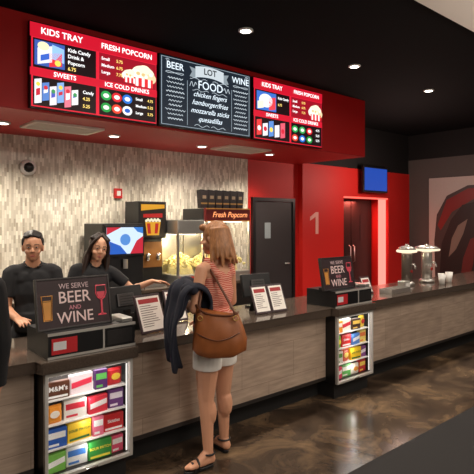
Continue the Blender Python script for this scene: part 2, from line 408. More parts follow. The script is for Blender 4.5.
def menu_c(P, O, T, C, G):
    P(.0, .82, .995, .985, (196, 20, 42)); T('KIDS TRAY', .24, .9, .098); T('FRESH POPCORN', .74, .9, .085)
    P(.02, .47, .49, .81, BLK); P(.515, .47, .985, .81, DRED)
    P(.04, .49, .30, .79, (60, 110, 200), 2); O(.16, .65, .09, .11, (240, 242, 248), 3); P(.2, .5, .29, .7, (226, 66, 76), 3, .03); P(.05, .5, .13, .62, (250, 240, 210), 4, .03)
    T('Kids Candy', .32, .73, .055, al='LEFT'); T('6.75', .32, .62, .055, YEL, 'LEFT')
    for i, (a, b) in enumerate((('Small', '5.75'), ('Medium', '6.75'), ('Large', '7.75'))):
        T(a, .53, .74-i*.085, .054, al='LEFT'); T(b, .665, .74-i*.085, .054, YEL, 'LEFT')
    tub(P, O, .885, .53, .95)
    P(.0, .375, .995, .465, (204, 22, 46)); T('SWEETS', .24, .42, .078); T('ICE COLD DRINKS', .73, .42, .078)
    P(.02, .03, .49, .37, BLK); P(.515, .03, .985, .37, BLK)
    for i, c in enumerate(((230, 60, 60), (240, 240, 245), (90, 140, 210), (240, 230, 235), (226, 90, 110))): P(.04+i*.08, .07, .105+i*.08, .32-(i % 2)*.05, c, 2, .02); O(.072+i*.08, .19, .022, .04, ((250, 250, 250), (210, 40, 60), (250, 220, 90))[i % 3], 3)
    for i, c in enumerate(((40, 160, 76), (60, 165, 84), (215, 34, 44), (220, 64, 44), (34, 110, 205), (36, 150, 66))):
        O(.57+(i % 3)*.11, .27-(i//3)*.15, .045, .06, c); O(.57+(i % 3)*.11, .27-(i//3)*.15, .025, .028, (240, 240, 235), 3)
    for i, b in enumerate(('4.75', '5.25', '5.75')): T(b, .885, .30-i*.09, .055, (255, 255, 255), 'LEFT')
screen('left menu screen with red kids tray and popcorn panels', 1.45, 2.66, 2.62, 3.33, 4.24, RED, menu_a)
screen('chalkboard style middle menu screen listing food, beer and wine', 2.68, 3.89, 2.62, 3.33, 4.24, (28, 36, 46), menu_b)
screen('right menu screen with red panels and soda prices', 3.93, 5.14, 2.62, 3.33, 4.24, RED, menu_c)

# ---------------------------------------------------------------- front counter
def counter(label, x0, x1):
    t = thing('counter_unit', label, 'counter', ((x0+x1)/2, 3.13, 0), 0, 'counter units under the countertop')
    w = (x1-x0)/2
    MB().box(-w, w, 0, .58, .17, .794).build('front_panel', M['wood'], t)
    MB().box(-w, w, .10, .55, 0, .17).build('toe_kick', M['matte_black'], t)
    MB().box(-w, w, -.006, .0, .17, .2).build('base_rail', M['dark_steel'], t)
counter('wood-look counter front at the left edge, left of the nearer candy case', -.8, 1.095)
counter('wood-look counter front between the two candy cases, behind the standing woman', 1.705, 3.845)
counter('wood-look counter front right of the farther candy case', 4.435, 9.0)
tp = MB()
pts = [(-.85, 3.05), (1.08, 3.05), (1.08, 2.965), (1.72, 2.965), (1.72, 3.05), (3.83, 3.05), (3.83, 2.965), (4.45, 2.965), (4.45, 3.05), (9.05, 3.05), (9.05, 3.75), (-.85, 3.75)]
t_ = bmesh.new(); a = [t_.verts.new((x, y, .796)) for x, y in pts]; b = [t_.verts.new((x, y, .866)) for x, y in pts]
t_.faces.new(a[::-1]); t_.faces.new(b)
for i in range(len(pts)): t_.faces.new((a[i], a[(i+1) % len(a)], b[(i+1) % len(a)], b[i]))
bmesh.ops.bevel(t_, geom=t_.edges[:], offset=.006, segments=2, affect='EDGES')
tp.merge(t_)
tag(tp.build('countertop', M['granite']), 'long dark polished stone countertop running the length of the bar', 'countertop')

# glass candy cases
SHELF = (.614, .466, .318, .170)
def case(label, x0):
    t = thing('display_case', label, 'display case', (x0+.29, 2.99, 0), 0, 'lit candy cases set into the counter')
    W_, D_, z0, z1 = .29, .56, .15, .793
    b = MB(); b.box(-W_, -W_+.015, .03, D_, z0, z1); b.box(W_-.015, W_, .03, D_, z0, z1); b.box(-W_+.015, W_-.015, D_-.015, D_, z0, z1)
    b.box(-W_+.015, W_-.015, .03, D_-.015, z0, z0+.02); b.box(-W_+.015, W_-.015, .03, D_-.015, z1-.02, z1)
    b.build('body', M['black'], t)
    l = MB(); l.box(-W_+.016, W_-.016, D_-.3, D_-.29, z0+.021, z1-.021)
    l.build('liner', P_((70, 66, 64)), t)
    f = MB(); f.box(-W_, -W_+.022, 0, .03, z0, z1, .003); f.box(W_-.022, W_, 0, .03, z0, z1, .003)
    f.box(-W_+.022, W_-.022, 0, .03, z0, z0+.022, .003); f.box(-W_+.022, W_-.022, 0, .03, z1-.024, z1, .003)
    f.build('door_frame', M['silver'], t)
    MB().box(-W_+.022, W_-.022, .012, .016, z0+.022, z1-.024).build('glass_door', M['glass'], t)
    MB().box(-.04, .04, -.012, 0, z0+.006, z0+.016, .003).build('latch', M['chrome'], t)
    for z in SHELF[:3]:
        MB().box(-W_+.02, W_-.02, .045, D_-.31, z-.008, z).build('shelf', M['white'], t)
    MB().box(-W_+.03, W_-.03, .035, .05, z1-.034, z1-.021).build('light_bar', M['led_soft'], t)
    for s in (-1, 1): MB().box(s*.262-.004, s*.262+.004, .033, .04, z0+.03, z1-.04).build('edge_light', E_((255, 248, 238), 1.2), t)
    MB().box(-W_+.02, W_-.02, .06, D_, 0, z0).build('plinth', M['matte_black'], t)
    return t
case('nearer lit candy case with glass door, under the left beer sign', 1.11)
case('farther lit candy case with glass door, right of the standing woman', 3.85)
BR = (96, 52, 30)
CANDY1 = [
    [(BR, (245, 245, 245), "M&M's", 'dark brown', .14, .105), ((232, 214, 220), (226, 50, 80), '', 'white and pink', .15, .118), ((84, 36, 104), (100, 190, 90), '', 'purple and green', .085, .122), ((204, 36, 44), (244, 206, 70), '', 'red and gold', .11, .11)],
    [((238, 150, 40), (250, 240, 230), '', 'orange', .10, .11), ((236, 232, 226), (206, 40, 60), '', 'white and red', .145, .115), ((224, 50, 70), (250, 240, 240), '', 'crimson', .13, .108), ((110, 60, 130), (240, 230, 240), '', 'violet', .105, .12)],
    [((36, 94, 190), (245, 245, 245), '', 'blue', .125, .115), ((242, 200, 40), (30, 100, 50), 'SOUR PATCH', 'yellow', .16, .118), ((236, 120, 150), (250, 250, 250), '', 'pink', .07, .122), ((206, 26, 34), (250, 250, 250), 'Skittles', 'bright red', .14, .11)],
    [((120, 190, 80), (245, 245, 245), '', 'apple green', .12, .112), ((230, 230, 228), (60, 120, 200), '', 'white and blue', .135, .118), ((50, 150, 62), (255, 236, 80), 'SOUR PATCH', 'deep green', .155, .116), ((226, 74, 112), (250, 240, 240), '', 'hot pink', .085, .108)],
]
CANDY2 = [
    [((240, 156, 50), (250, 240, 230), '', 'orange', .12, .112), ((236, 230, 220), (206, 40, 60), '', 'white and red', .145, .118), ((70, 46, 34), (236, 196, 90), '', 'chocolate brown', .13, .105), ((244, 212, 70), (196, 40, 40), '', 'golden yellow', .10, .118)],
    [((120, 180, 70), (250, 230, 80), '', 'green', .12, .118), ((216, 44, 44), (250, 250, 250), 'Skittles', 'bright red', .14, .112), ((80, 130, 206), (240, 240, 250), '', 'blue', .13, .105), ((240, 216, 110), (226, 116, 50), '', 'pale yellow', .10, .12)],
    [((226, 222, 214), (96, 156, 76), '', 'white and green', .125, .115), ((222, 92, 56), (250, 226, 120), '', 'orange red', .12, .12), ((242, 200, 40), (30, 100, 50), 'SOUR PATCH', 'yellow', .155, .116), ((130, 66, 140), (240, 230, 240), '', 'purple', .09, .108)],
    [((230, 70, 110), (250, 240, 240), '', 'pink', .12, .112), ((96, 180, 90), (250, 250, 240), '', 'leaf green', .135, .118), ((236, 228, 216), (220, 150, 60), '', 'cream', .125, .106), ((200, 36, 44), (250, 220, 90), '', 'dark red', .11, .12)],
]
ORD = ('leftmost', 'second from left', 'second from right', 'rightmost')
for cx, rows, cname in ((1.40, CANDY1, 'nearer'), (4.14, CANDY2, 'farther')):
    for ri, (row, z) in enumerate(zip(rows, SHELF)):
        tot = sum(r[4] for r in row); gap = (.515-tot)/3
        x = cx-.2575
        for ci, (mc, ac, word, cn, bw, bh) in enumerate(row):
            isbag = (ci*3+ri) % 4 == 1 and not word
            kd = 'bag' if isbag else 'box'
            t = thing('candy_'+kd, '%s candy %s, %s on the %s shelf, %s candy case' % (cn, kd, ORD[ci], ('top', 'second', 'third', 'bottom')[ri], cname), 'candy '+kd, (x+bw/2, 3.05+.012*(ci % 2), z+.0003), R((-3, 2, -2, 4, -3)[(ci+ri) % 5]), 'candy in the %s case' % cname)
            x += bw+gap
            if isbag:      # pillow bag with crimped ends
                g = MB(); bb = bmesh.new(); rr = []
                for zz, yy in ((0, .004), (.06, .005), (.12, .016), (.5, .021), (.88, .016), (.94, .005), (1, .004)):
                    rr.append([bb.verts.new((bw/2*sx*(1 if .06 < zz < .94 else .96), .02+sy*yy, bh*zz)) for sx, sy in ((-1, 0), (-.6, -1), (.6, -1), (1, 0), (.6, 1), (-.6, 1))])
                for a_, b_ in zip(rr, rr[1:]):
                    for k in range(6): bb.faces.new((a_[k], a_[(k+1) % 6], b_[(k+1) % 6], b_[k]))
                bb.faces.new(rr[0][::-1]); bb.faces.new(rr[-1]); g.merge(bb); g.build('pouch', P_(mc), t)
                MB().prism([(bw*.30*math.cos(k*.3927), bh*.52+bh*.2*math.sin(k*.3927)) for k in range(16)], -.0035, -.0015).build('printed_oval', P_(ac), t)
                continue
            MB().box(-bw/2, bw/2, 0, .035, 0, bh, .003).build('carton', P_(mc), t)
            if word:
                MB().text(word, 0, -.0012, bh*.58, bw*(.30 if len(word) < 6 else .21 if len(word) < 9 else .15), bold=.012).build('lettering', P_(ac), t)
                MB().box(-bw*.42, bw*.42, -.001, 0, bh*.08, bh*.2).build('band', P_(ac), t)
            elif (ci+ri) % 2:
                MB().prism([(-bw*.45, bh*.3), (bw*.45, bh*.45), (bw*.45, bh*.75), (-bw*.45, bh*.6)], -.0012, 0).build('printed_band', P_(ac), t)
            else:
                MB().box(-bw*.42, bw*.42, -.0012, 0, bh*.5, bh*.82).build('printed_panel', P_(ac), t)
                MB().box(-bw*.4, bw*.1, -.001, 0, bh*.1, bh*.22).build('band', P_(ac), t)

# beer and wine signs on their counter boxes
def sign_set(x, side, sdx=-.06):
    t = thing('counter_box', 'black and silver counter box under the %s beer and wine sign' % side, 'box', (x+.03, 3.02, .867), 0, 'black boxes under the beer signs')
    MB().prism([(-.29, 0), (.29, 0), (.29, .155), (-.29, .155)], .0, .36).build('housing', M['black'], t)
    MB().box(-.293, .293, -.004, .0, .0, .014).build('silver_trim', M['silver'], t)
    MB().box(-.293, .293, -.004, 0, .138, .155).build('silver_trim', M['silver'], t)
    MB().box(.06, .072, -.004, 0, .014, .138).build('silver_trim', M['silver'], t)
    MB().box(-.27, -.11, -.003, 0, .025, .12).build('printed_label', P_((196, 36, 44)), t)
    MB().box(-.26, -.18, -.0045, -.003, .05, .1).build('label_patch', P_((226, 226, 230)), t)
    MB().box(.09, .27, -.003, 0, .03, .12).build('side_panel', M['dark_steel'], t)
    MB().box(.205, .285, .02, .2, .155, .185, .006).build('card_tray', M['steel'], t)
    s = thing('sign', '%s dark beer and wine sign with drawn glasses, standing on a counter box' % side, 'sign', (x+sdx, 3.10, 1.0225), 0, 'beer and wine signs on the counter')
    XF = Matrix.Rotation(R(-10), 4, 'X') @ Matrix.Diagonal((.95, 1, 1, 1))
    MB().box(-.25, .25, 0, .02, 0, .31, .006).build('board', M['sign'], s, xf=XF)
    f = MB(); f.box(-.258, -.246, -.006, .024, 0, .318, .003); f.box(.246, .258, -.006, .024, 0, .318, .003); f.box(-.246, .246, -.006, .024, .306, .318, .003); f.box(-.246, .246, -.006, .024, 0, .012, .003)
    f.build('frame', M['dark_steel'], s, xf=XF)
    MB().prism([(-.18, .0), (.2, .0), (.2, .02), (-.18, .02)], .03, .12).build('foot', M['black'], s)
    MB().text('WE SERVE', 0, -.002, .262, .046, bold=.004).build('lettering', P_((226, 200, 206)), s, xf=XF)
    MB().text('BEER', 0, -.002, .19, .104, bold=.006).build('lettering', P_((248, 222, 222)), s, xf=XF)
    MB().text('WINE', .0, -.002, .064, .098, bold=.006).build('lettering', P_((248, 222, 222)), s, xf=XF)
    MB().text('AND', 0, -.002, .126, .038, bold=.004).build('lettering', P_((228, 150, 166)), s, xf=XF)
    g = MB(); g.tube([(-.222, -.003, .21), (-.212, -.003, .06), (-.162, -.003, .06), (-.152, -.003, .21)], .004, 6, True); g.tube([(-.213, -.003, .18), (-.161, -.003, .18)], .003, 6)
    g.poly([(-.214, -.002, .175), (-.206, -.002, .065), (-.168, -.002, .065), (-.16, -.002, .175)])
    g.build('beer_glass_drawing', P_((226, 160, 76)), s, xf=XF)
    q = [(.155, .25), (.152, .20), (.165, .17), (.187, .155), (.187, .07), (.160, .06), (.220, .06), (.193, .07), (.193, .155), (.215, .17), (.228, .20), (.225, .25)]
    g = MB(); g.tube([(a, -.003, b) for a, b in q], .0042, 6, True); g.poly([(.158, -.002, .21), (.17, -.002, .172), (.19, -.002, .16), (.21, -.002, .172), (.222, -.002, .21)])
    g.build('wine_glass_drawing', P_((232, 84, 104)), s, xf=XF)
sign_set(1.40, 'left', -.05)
sign_set(4.12, 'right', -.09)

# menu holders
def menu_stand(label, x, y, w, h, rz, pages=1, seed=1):
    random.seed(seed)
    t = thing('menu_stand', label, 'menu stand', (x, y, .872), R(rz), 'framed menus on the counter')
    XF = Matrix.Rotation(R(-22), 4, 'X')
    pw = w/pages
    for k in range(pages):
        f = MB(); pg = MB(); ln = MB(); bl = MB()
        a = -w/2+k*pw+.002; b = a+pw-.004
        f.box(a, b, 0, .012, 0, h, .004)
        pg.box(a+.016, b-.016, -.0012, 0, .018, h-.018)
        bl.box(a+.03, b-.03, -.0022, -.0012, h-.07, h-.035)
        z = h-.09
        while z > .04:
            L = random.uniform(.5, 1)*(pw-.07)
            ln.box(a+.032, a+.032+L, -.002, -.0012, z, z+.005); z -= .017
        fo = f.build('frame', M['sign'], t, xf=XF); pg.build('page', P_((240, 236, 230)), fo, xf=XF); ln.build('print', P_((120, 104, 100)), fo, xf=XF); bl.build('heading_block', P_((166, 44, 48)), fo, xf=XF)
    MB().prism([(-w*.3, 0), (w*.3, 0), (w*.22, h*.7), (-w*.22, h*.7)], 0, .006).build('easel_leg', M['black'], t, xf=Matrix.Translation((0, .20, -.004)) @ Matrix.Rotation(R(14), 4, 'X'))
    return t
menu_stand('framed paper menu nearest the left beer sign, left of the standing woman', 2.02, 3.24, .25, .29, 8, 1, 1)
menu_stand('smaller framed menu on the counter just behind the navy jacket', 2.38, 3.46, .2, .27, 0, 1, 2)
menu_stand('two page framed menu on the counter right of the standing woman', 3.24, 3.24, .38, .26, -4, 2, 3)
menu_stand('small framed card on the counter right of the right beer sign', 4.90, 3.36, .18, .2, 0, 1, 4)

def pos(label, x, y, rz):
    t = thing('register_monitor', label, 'register', (x, y, .867), R(rz), 'register monitors on the counter')
    MB().box(-.1, .1, -.08, .08, 0, .02, .006).build('base', M['black'], t)
    MB().box(-.03, .03, -.02, .02, .02, .14).build('stand', M['black'], t)
    XF = Matrix.Translation((0, 0, .1)) @ Matrix.Rotation(R(-14), 4, 'X')
    MB().box(-.17, .17, -.02, .02, 0, .22, .01).build('housing', M['black'], t, xf=XF)
    MB().box(-.15, .15, .02, .022, .02, .20).build('display', E_((120, 150, 190), .8), t, xf=XF)
    MB().box(-.08, .08, -.035, -.02, .06, .16, .006).build('rear_cover', M['dark_steel'], t, xf=XF)
    for k in range(4): MB().box(-.06, .06, -.0365, -.035, .075+k*.02, .081+k*.02).build('vent_slot', M['black'], t, xf=XF)
pos('black register monitor beside the left beer sign', 1.95, 3.56, 8)
pos('black register monitor behind the two page menu', 3.36, 3.56, -6)

# right hand counter items
t = thing('topping_dispenser', 'tall narrow metal topping dispenser with glowing top near the far counter end', 'dispenser', (5.92, 3.5, .867), 0, 'topping dispensers on the counter')
MB().lathe([(.095, 0), (.095, .03), (.075, .045)]).build('base', M['steel'], t, True)
MB().lathe([(.066, .045), (.066, .39), (.06, .41)]).build('column', pm('smoked_metal', (120, 110, 102), .3, .5), t, True)
MB().lathe([(.06, .41), (.125, .422), (.13, .442), (.115, .455)]).build('lit_shade', M['warm_lit'], t, True)
MB().lathe([(.115, .455), (.10, .48), (.06, .50), (.02, .508), (.02, .525)]).build('lid', M['satin'], t, True)
MB().tube([(0, -.062, .27), (0, -.11, .27), (0, -.12, .25), (0, -.12, .21)], .013).build('spout', M['satin'], t, True)
MB().cyl((0, -.07, .18), .018, .012, axis='y').build('push_button', P_((180, 40, 36)), t)
t = thing('topping_dispenser', 'metal topping dispenser with a wide lamp-like head above two paper cups', 'dispenser', (6.42, 3.5, .867), 0, 'topping dispensers on the counter')
MB().lathe([(.10, 0), (.10, .03), (.08, .045)]).build('base', M['steel'], t, True)
MB().lathe([(.070, .045), (.070, .38), (.064, .40), (.064, .41)]).build('column', M['satin'], t, True)
MB().lathe([(.064, .41), (.165, .425), (.172, .442), (.16, .45)]).build('lit_shade', M['warm_lit'], t, True)
MB().lathe([(.16, .45), (.15, .468), (.10, .488), (.03, .496), (.022, .497), (.022, .512)]).build('lid', M['satin'], t, True)
MB().tube([(0, -.066, .27), (0, -.12, .27), (0, -.13, .25), (0, -.13, .21)], .013).build('spout', M['satin'], t, True)
MB().cyl((0, -.074, .18), .02, .012, axis='y').build('push_button', P_((180, 40, 36)), t)
for x, y, lab in ((6.33, 3.24, 'white paper cup directly below the wide headed topping dispenser'), (6.6, 3.28, 'white paper cup at the far right end of the counter')):
    t = thing('paper_cup', lab, 'cup', (x, y, .867), 0, 'paper cups by the topping dispensers')
    MB().lathe([(.034, 0), (.048, .135), (.045, .135), (.032, .006)]).build('cup_wall', M['white'], t, True)
    MB().tube([(.048*math.cos(k*.2618), .048*math.sin(k*.2618), .135) for k in range(24)], .003, 6, True).build('rim', M['white'], t, True)
t = thing('condiment_tray', 'low steel condiment tray on the counter left of the topping dispensers', 'tray', (5.25, 3.25, .867))
b = MB(); b.box(-.2, .2, -.08, .08, 0, .006); b.box(-.2, .2, -.08, -.074, .006, .05); b.box(-.2, .2, .074, .08, .006, .05); b.box(-.2, -.194, -.074, .074, .006, .05); b.box(.194, .2, -.074, .074, .006, .05)
b.build('tray_body', M['steel'], t)
for k in (-.066, .066): MB().box(k-.002, k+.002, -.073, .073, .006, .045).build('divider', M['steel'], t)
t = thing('napkin_dispenser', 'small steel napkin dispenser beside the condiment tray', 'dispenser', (5.62, 3.36, .867))
MB().box(-.06, .06, -.05, .05, 0, .09, .006).build('housing', M['steel'], t)
MB().box(-.045, .045, -.053, -.05, .02, .07).build('napkin_opening', M['white'], t)

# ---------------------------------------------------------------- back counter and machines
t = thing('back_counter', 'black back counter along the mosaic tile wall', 'counter', (2.6, 5.28, 0))
MB().box(-2.3, 2.2, -.28, .3, .1, .88).build('cabinet', M['black'], t)
MB().box(-2.32, 2.22, -.32, .31, .88, .92, .005).build('worktop', M['granite'], t)
MB().box(-2.28, 2.18, -.22, .3, 0, .1).build('toe_kick', M['matte_black'], t)

t = thing('drink_machine', 'black soda machine with a bright touchscreen behind the woman in black', 'drink machine', (2.74, 5.02, .92))
MB().box(-.25, .25, .03, .5, 0, .74, .01).build('housing', M['black'], t)
MB().box(-.24, .24, -.0, .03, .38, .72, .006).build('screen_bezel', M['black'], t)
MB().box(-.22, .22, -.004, 0, .41, .70).build('display', E_((206, 226, 244), 1.2), t)
MB().prism([(-.22, .62), (-.05, .70), (-.22, .70)], -.006, -.004).build('screen_picture', E_((206, 40, 60), 1.), t)
MB().prism([(-.22, .41), (.02, .41), (-.06, .50), (-.22, .56)], -.006, -.004).build('screen_picture', E_((40, 100, 200), 1.), t)
MB().prism([(.06, .41), (.22, .41), (.22, .60), (.14, .55)], -.006, -.004).build('screen_picture', E_((206, 40, 60), 1.), t)
MB().prism([(.10, .70), (.22, .70), (.22, .63), (.15, .65)], -.006, -.004).build('screen_picture', E_((60, 130, 215), 1.), t)
MB().cyl((0, -.006, .565), .062, .004, axis='y', n=28).build('screen_picture', E_((90, 150, 225), 1.), t)
MB().box(-.2, .2, -.06, .03, 0, .03, .004).build('drip_tray', M['steel'], t)
MB().cyl((0, -.01, .3), .025, .1).build('nozzle', M['steel'], t)

t = thing('frozen_drink_machine', 'tall black drink machine with a yellow and red lit graphic panel', 'drink machine', (3.21, 5.2, .92))
MB().box(-.16, .16, .05, .36, 0, .56, .01).build('housing', M['black'], t)
MB().box(-.19, .19, .012, .34, .56, 1.0, .008).build('graphic_box', M['black'], t)
g = MB(); g.box(-.165, .165, .009, .012, .58, .97); g.build('graphic_panel', E_((36, 26, 18), 1.), t)
MB().prism([(-.16, .89), (.16, .92), (.16, .965), (-.16, .965)], .006, .009).build('graphic_yellow', E_((226, 160, 40), 1.), t)
MB().prism([(-.08, .60), (.08, .60), (.105, .76), (-.105, .76)], .006, .009).build('graphic_yellow', E_((226, 160, 40), 1.), t)
MB().prism([(-.13, .81), (.13, .81), (.13, .86), (-.13, .85)], .006, .009).build('graphic_red', E_((186, 34, 30), 1.), t)
MB().prism([(-.07, .62), (-.03, .62), (-.04, .74), (-.085, .74)], .0035, .006).build('graphic_red', E_((186, 34, 30), 1.), t)
MB().prism([(.02, .62), (.06, .62), (.075, .74), (.03, .74)], .0035, .006).build('graphic_red', E_((186, 34, 30), 1.), t)
g = MB()
for k in range(9): g.ell((-.09+k*.0225, .008, .77+.014*(k % 2)), (.018, .004, .018))
g.build('graphic_popcorn', E_((246, 236, 200), 1.), t)
MB().box(-.145, .145, .042, .05, .22, .52).build('front_panel', P_((140, 90, 36)), t)
for s in (-.07, .07):
    MB().lathe([(.02, 0), (.028, .02), (.028, .07), (.02, .09)], (s, .01, .3)).build('tap', M['chrome'], t, True)
MB().box(-.15, .15, -.06, .05, 0, .04, .004).build('drip_tray', M['steel'], t)

def popper(name, label, x, w, h, header, kettle):
    t = thing(name, label, 'popcorn machine', (x, 5.0, .92))
    a = w/2
    MB().box(-a, a, 0, .5, 0, .12, .006).build('base', M['steel'], t)
    for sx in (-1, 1):
        for yy in (.0, .475):
            MB().box(sx*a-(.025 if sx > 0 else 0), sx*a+(.025 if sx < 0 else 0), yy, yy+.025, .12, h-.17).build('post', M['steel'], t)
    MB().box(-a+.025, a-.025, .006, .012, .12, h-.17).build('glass_front', M['glass'], t)
    MB().box(-a+.004, -a+.010, .03, .47, .12, h-.17).build('glass_side', M['glass'], t)
    MB().box(-a+.03, a-.03, .48, .49, .12, h-.17).build('back_panel', M['steel'], t)
    if header:
        MB().box(-a, a, .05, .5, h-.17, h-.005, .006).build('roof', M['black'], t)
        MB().box(-a, a, 0, .05, h-.17, h, .006).build('header', P_((110, 18, 18)), t)
    else:
        MB().box(-a, a, 0, .5, h-.17, h, .008).build('roof', M['steel'], t)
    MB().box(-a+.06, a-.06, .1, .4, h-.178, h-.171).build('heat_lamp', M['led_soft'], t)
    if header:
        MB().text('Fresh Popcorn', .02, -.0015, h-.085, .098, bold=.008, shear=.3).build('lettering', E_((255, 160, 104), 1.5), t)
        MB().box(-a, a, -.004, 0, h-.015, h).build('gold_trim', P_((190, 130, 60)), t); MB().box(-a, a, -.004, 0, h-.17, h-.155).build('gold_trim', P_((190, 130, 60)), t)
    else:
        MB().box(-a+.03, a-.03, -.003, .0, .02, .10).build('front_label', P_((200, 60, 40)), t)
    if kettle:
        MB().lathe([(.05, -.07), (.12, -.06), (.14, 0), (.14, .07), (.11, .085)], (.05, .27, h-.36)).build('kettle', M['chrome'], t, True)
        MB().cyl((.05, .27, h-.23), .012, .12).build('kettle_hanger', M['steel'], t)
    return t
popper('popcorn_machine', 'glass popcorn machine with a glowing lettered header and steel kettle', 4.21, .74, .93, True, True)
popper('popcorn_warmer', 'steel topped popcorn warmer left of the machine with lettered header', 3.62, .40, .78, False, False)
def popcorn(x, w, top, label, n, seed):
    random.seed(seed); mb = MB()
    proto = bmesh.new(); bmesh.ops.create_icosphere(proto, subdivisions=1, radius=1)
    me = bpy.data.meshes.new('p'); proto.to_mesh(me); proto.free()
    for _ in range(n):
        u, v = random.uniform(-1, 1), random.uniform(-1, 1)
        hh = top*(1-.45*u*u-.3*v*v); r = random.uniform(.013, .021)
        z = 1.04+.022+max(.0, hh*random.uniform(.55, 1))
        m2 = me.copy(); m2.transform(Matrix.Translation((x+u*(w/2-.05), 5.25+v*.2, z)) @ Matrix.Rotation(random.uniform(0, 6), 4, 'Y') @ Matrix.Diagonal((r, r*random.uniform(.6, 1.1), r*random.uniform(.7, 1.2), 1)))
        mb.bm.from_mesh(m2); bpy.data.meshes.remove(m2)
    k = (w/2-.05)/.19
    mb.lathe([(.19, 0), (.18, top*.3), (.14, top*.55), (.07, top*.68), (.01, top*.7)], m=Matrix.Translation((x, 5.25, 1.042)) @ Matrix.Diagonal((k, 1, 1, 1)))
    tag(mb.build('popcorn', M['popcorn']), label, 'popcorn', kind='stuff')
popcorn(4.21, .74, .26, 'heap of popcorn inside the machine with lettered header', 420, 1)
popcorn(3.62, .40, .22, 'heap of popcorn inside the warmer', 260, 2)
t0 = None
pos_w = ('leftmost', 'second from left', 'third from left', 'third from right', 'second from right', 'rightmost')
for k in range(6):
    lab = 'dark popcorn bag on the machine top, %s of six' % pos_w[k]
    if t0 is None:
        t0 = o = thing('popcorn_bag', lab, 'popcorn bag', (3.905, 5.16, 1.8505), 0, 'popcorn bags on top of the popcorn machine')
        b = MB(); bb = bmesh.new(); lo = [bb.verts.new(p) for p in ((-.048, -.035, 0), (.048, -.035, 0), (.048, .035, 0), (-.048, .035, 0))]; hi = [bb.verts.new(p) for p in ((-.059, -.045, .235), (.059, -.045, .225), (.059, .045, .235), (-.059, .045, .225))]
        bb.faces.new(lo[::-1]); bb.faces.new(hi)
        for i in range(4): bb.faces.new((lo[i], lo[(i+1) % 4], hi[(i+1) % 4], hi[i]))
        b.merge(bb); b.build('bag', P_((30, 24, 26)), o)
        MB().prism([(-.050, .05), (.050, .05), (.052, .07), (-.052, .07)], -.0395, -.0360).build('band', P_((130, 98, 50)), o)
        MB().prism([(-.028, .12), (.028, .12), (.028, .16), (-.028, .16)], -.0435, -.0390).build('emblem', P_((126, 108, 88)), o)
    else:
        o = dup(t0); o.location.x = 3.905+k*.121; o['label'] = lab

t = thing('fire_alarm', 'red fire alarm box on the mosaic tile wall', 'fire alarm', (2.95, 5.6, 2.02))
MB().box(-.05, .05, -.04, 0, -.06, .06, .006).build('housing', P_((200, 28, 26)), t)
MB().box(-.025, .025, -.046, -.04, -.03, .03, .003).build('strobe_lens', M['white'], t)
t = thing('dome_camera', 'round white security camera dome on the mosaic tile wall', 'camera', (1.89, 5.6, 2.26))
MB().lathe([(.085, .0), (.085, .03), (.07, .045), (.06, .05)], m=Matrix.Rotation(R(90), 4, 'X')).build('mount', M['white'], t, True)
MB().ell((0, -.05, 0), (.055, .04, .055)).build('dome', M['black'], t, True)

# mural on right wall
t = thing('wall_mural', 'dark wall mural with pale arched edge and sweeping shapes at the far right', 'mural', (9.4, 4.2, .4))
def mp(pts, x): return [(x, y-4.2, z-.4) for y, z in pts]
MB().box(-.03, 0, -1.6, .87, 0, 2.12).build('panel', P_((66, 56, 54)), t)
MB().poly(mp([(5.06, .5), (5.06, 2.51), (2.7, 2.51), (2.7, 2.36), (4.3, 2.34), (4.7, 2.16), (4.9, 1.8), (4.95, 1.3), (4.93, .5)], -.032)).build('pale_edge', P_((190, 178, 170)), t)
MB().poly(mp([(4.88, 1.6), (4.7, 2.08), (4.3, 2.28), (3.4, 2.3), (3.4, 2.12), (4.2, 2.08), (4.6, 1.85), (4.82, 1.5)], -.034)).build('red_area', P_((128, 32, 29)), t)
MB().poly(mp([(4.85, .5), (4.8, 1.25), (4.62, 1.7), (4.4, 1.98), (4.1, 2.05), (3.8, 1.95), (3.6, 1.5), (3.5, .5)], -.036)).build('dark_shape', P_((32, 24, 24)), t)
MB().poly(mp([(4.66, 1.0), (4.60, 1.35), (4.48, 1.6), (4.3, 1.72), (4.38, 1.45), (4.52, 1.15)], -.038)).build('light_sweep', P_((118, 100, 90)), t)
MB().poly(mp([(4.45, .5), (4.38, 1.0), (4.25, 1.35), (4.15, 1.4), (4.2, .9), (4.3, .5)], -.038)).build('red_sweep', P_((92, 28, 27)), t)

